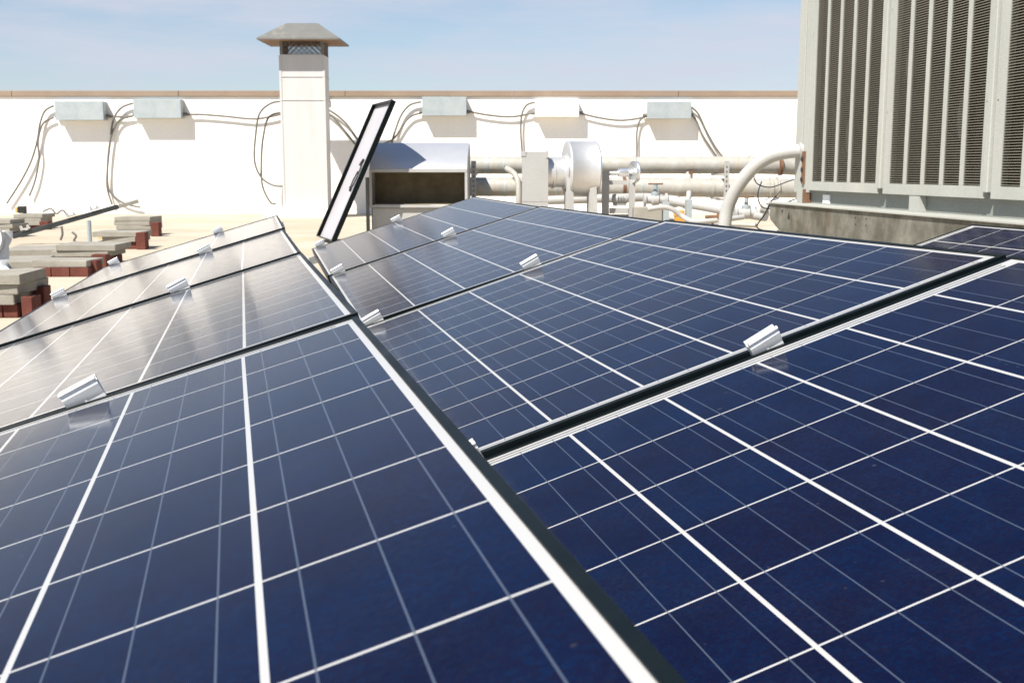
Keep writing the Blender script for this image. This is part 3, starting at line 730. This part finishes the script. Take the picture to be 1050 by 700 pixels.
for i in range(3):
    for j in range(3): b.b2((pm.x + .05 + i * .026, pm.y - .0535, pm.z - .025 + j * .02), (pm.x + .06 + i * .026, pm.y - .048, pm.z - .017 + j * .02))
b.build('vent_slot', M['black'], fan)

# ------------------------------------------------------------------ pavers and bricks at the left
pav_n = {}
def slab(c, w, d, h, rz, mat, name, label, cat, group):
    """rests with its underside at c.z"""
    b = MB(); b.box((0, 0, h / 2), (w, d, h), None, .005)
    for v_ in b.bm.verts: v_.co += Vector((rnd.uniform(-1, 1), rnd.uniform(-1, 1), rnd.uniform(-1, 1))) * .0015
    o = b.build(name, M[mat]); o.location = c; o.rotation_euler = (0, 0, rz)
    return tag(o, label, cat, group)
def stack(where, xl, xr, ybase, Y, n_pav, brick_h, rz=0.0, shift=(), red=True, depth=.40, ph=.05, nb=3):
    """n pavers on a course of red bricks; pixel columns and base row survey the place, Y is its distance"""
    pl_, pr = at(xl, ybase, Y), at(xr, ybase, Y)
    w = pr.x - pl_.x; cx = (pl_.x + pr.x) / 2
    Rm = Matrix.Rotation(rz, 3, 'Z')
    G = Vector((cx, Y + depth / 2, 0))
    z = 0
    names = ['topmost', 'second from the top', 'third from the top', 'fourth from the top']
    if brick_h:
        bw = w / nb
        for k in range(nb):
            pos = ('left', 'middle', 'right')[k] if nb == 3 else ('left', 'right')[k]
            c = G + Rm @ Vector((-w / 2 + bw * (k + .5), -.03, 0))
            slab(c, bw - .006, .11 + .2, brick_h, rz, 'brick', 'brick', f'{pos} red brick under the pavers of the {where}', 'brick', 'red bricks under the pavers')
        z = brick_h
    for i in range(n_pav):
        s = shift[i] if i < len(shift) else (0, 0)
        c = G + Rm @ Vector((s[0] + rnd.uniform(-.015, .015), s[1] + rnd.uniform(-.01, .01), 0)); c.z = z + .0012 * (i + 1) * 0 + .0005
        k = n_pav - 1 - i
        lab = (f'{names[k]} concrete paver of the {where}' if n_pav > 1 else f'single concrete paver on bricks in the {where}')
        slab(c, w + (s[2] if len(s) > 2 else 0), depth, ph, rz + rnd.uniform(-.05, .05), 'paver', 'paver', lab, 'paver', 'concrete pavers stacked on bricks')
        z += ph + .001
    return G, w, z
def red(where, x, ybase, Y, w, d, h, rz=0.0):
    p = at(x, ybase, Y); p.z = 0
    slab(p, w, d, h, rz, 'brick', 'brick', f'red brick standing {where}', 'brick', 'red bricks standing beside the pavers')
stack('nearest stack at the left edge', -32, 16, 327, 6.15, 3, .075, rz=.03, shift=((-.0, 0), (.02, 0), (.03, -.02)), depth=.42, ph=.055)
red('in shade at the right end of the nearest paver stack', 33, 326, 6.2, .06, .12, .12)
red('at the corner between the nearest stack and the left row of panels', 45, 326, 6.45, .06, .10, .15)
stack('low stack behind the nearest one', 34, 91, 284.5, 8.6, 1, .070, rz=.02, depth=.34)
red('at the right end of the low paver stack', 97, 283, 8.75, .085, .12, .115)
stack('broad pale stack amid the others', 54, 112, 272.5, 9.6, 2, .075, shift=((0, 0), (.03, .0, .02)), depth=.45)
red('tucked behind the low stack near the clamp', 104, 276, 9.3, .12, .10, .12)
stack('stack just before the shaded one', 96, 141, 256, 11.6, 2, .075, shift=((.06, 0, -.1), (0, 0, .04)), depth=.42)
red('upright at the right end of the stack before the shaded one', 146.5, 256, 11.6, .095, .11, .175)
stack('shaded stack under the high rail end', 119, 156, 242, 14.0, 3, .075, shift=((0, 0), (0, .0), (.0, 0)), depth=.45, ph=.05)
red('right of the shaded paver stack', 160.5, 241.5, 13.9, .10, .12, .17)
stack('stack below the tape measure', 13, 43, 236, 15.6, 3, .05, shift=((-.02, 0), (0, 0), (.01, 0)), depth=.42, nb=2)
red('right of the small back left stack', 47, 235, 15.5, .12, .12, .11)
stack('back stack cut by the left edge', -22, 12, 245, 13.6, 3, .06, shift=((0, 0), (.02, 0), (-.02, 0)), depth=.42, nb=2)
# long grey row of pavers lying behind the nearest stack
for k, (xx, yy, Y, rz) in enumerate(((22, 280, 8.9, .25), (38, 268, 10.2, .25))):
    p = at(xx, yy, Y); p.z = 0
    slab(p, .42, .60, .115, rz, 'paver', 'kerb_block', ('grey concrete block on the roof, nearer of two behind the plastic sheet', 'grey concrete block on the roof, farther of two behind the plastic sheet')[k], 'concrete block', 'loose concrete blocks')
# loose rail
ra, rb_ = at(13, 242.5, 12.3), at(122, 211.5, 12.7)
o = empty('loose_rail', ra, 'dark mounting rail with a bare end propped slanting across the paver stacks', 'rail')
dr = (rb_ - ra); q = dr.to_track_quat('X', 'Z'); o.rotation_mode = 'QUATERNION'; o.rotation_quaternion = q
L = dr.length
b = MB(); b.b2((0, -.022, -.025), (L * .99, .022, .025), bev=.003); b.b2((0, -.03, -.026), (L * .99, .03, -.020)); b.build('rail', M['rail_dark'], o)
b = MB(); b.b2((L * .99 + .001, -.014, -.025), (L * 1.19, .014, .018), bev=.002); b.build('bare_end', M['paver'], o)
for t_, nm in ((.56, 'clip'), (.13, 'clip'), (.78, 'clip')):
    b = MB(); b.prism([(-.05, .036), (.05, .036), (.035, .08), (.02, .075), (.015, .05), (-.02, .05), (-.03, .085), (-.05, .08)], (1, 0, 0), (0, 0, 1), (0, 1, 0), (L * t_, 0, 0), -.035, .035); b.build(nm, M['alu'], o)
for x_, y_, Y_, lb in ((91, 246, 12.45, 'thin grey post under the middle of the loose rail'),):
    p = at(x_, 226, Y_); zt = p.z
    b = MB(); b.tube([(0, 0, 0), (0, 0, zt)], .025, 8, smooth=False); b.b2((-.05, -.05, 0), (.05, .05, .012)); ob = b.build('rail_post', M['galv']); ob.location = (p.x, p.y, 0); tag(ob, lb, 'post')
for pts, lb in (([(44, 217), (52, 214), (58, 219), (64, 215.5), (69, 221)], 'thin brown wire curling on the roof behind the tape measure stack'),
                ([(63, 232), (64, 240), (62, 246)], 'short wire hanging from the middle of the loose rail'),
                ([(74, 238), (78, 242), (76, 247), (83, 250)], 'thin dark wire curling below the loose rail')):
    P = [at(a, c, 12.2 if a > 60 and c > 230 else 15.2) for a, c in pts]
    b = MB(); b.tube(P, .012, 6); ob = b.build('wire', M['cable'], org=P[0]); tag(ob, lb, 'wire', 'loose wires among the pavers')
# tape measure on the back stack
p = at(23, 215.5, 15.85); p.z = .206
o = empty('tape_measure', p, 'small black and yellow tape measure on the back left paver stack', 'tape measure')
b = MB(); b.box((0, 0, .05), (.11, .06, .10), None, .012); b.build('case', M['black'], o)
b = MB(); b.box((-.075, 0, .045), (.038, .055, .08), None, .008); b.build('yellow_side', M['yellow'], o)
p = at(106, 231, 13.4); p.z = 0
o = empty('plastic_crate', p, 'yellow plastic carton on the roof behind the loose rail', 'carton')
zt = .07
b = MB(); b.b2((-.05, -.05, 0), (.05, .05, zt), bev=.004); b.build('body', M['yellow'], o)
b = MB(); b.b2((-.053, -.053, zt + .0005), (.053, .053, zt + .012), bev=.003); b.build('lid', M['galv_white'], o)
# white plastic sheet bunched over the nearest stack
b = MB(); nU, nV = 22, 26; grid = []
top = at(9, 236, 6.6); 
for i in range(nU + 1):
    row = []
    for j in range(nV + 1):
        u, t_ = i / nU, j / nV
        zz = .24 + (top.z - .24) * (1 - t_)
        wid = .035 + .06 * t_ ** 1.6 + .018 * (1 - t_) ** 6
        ang = 2 * math.pi * u
        rr = wid * (1 + .28 * math.sin(5 * ang + 3 * t_) + .16 * math.sin(9 * ang - 7 * t_))
        row.append(b.bm.verts.new((top.x - .055 * t_ + .015 * math.sin(6 * t_) + rr * math.cos(ang), 6.48 + rr * .8 * math.sin(ang), zz)))
    grid.append(row)
for i in range(nU):
    for j in range(nV): b.bm.faces.new((grid[i][j], grid[i + 1][j], grid[i + 1][j + 1], grid[i][j + 1])).smooth = True
bmesh.ops.remove_doubles(b.bm, verts=b.bm.verts[:], dist=1e-5)
o = b.build('plastic_sheet', M['bag'], org=(top.x, 6.48, .24)); tag(o, 'bunched white plastic sheet standing on the nearest paver stack at the left edge', 'plastic sheet')
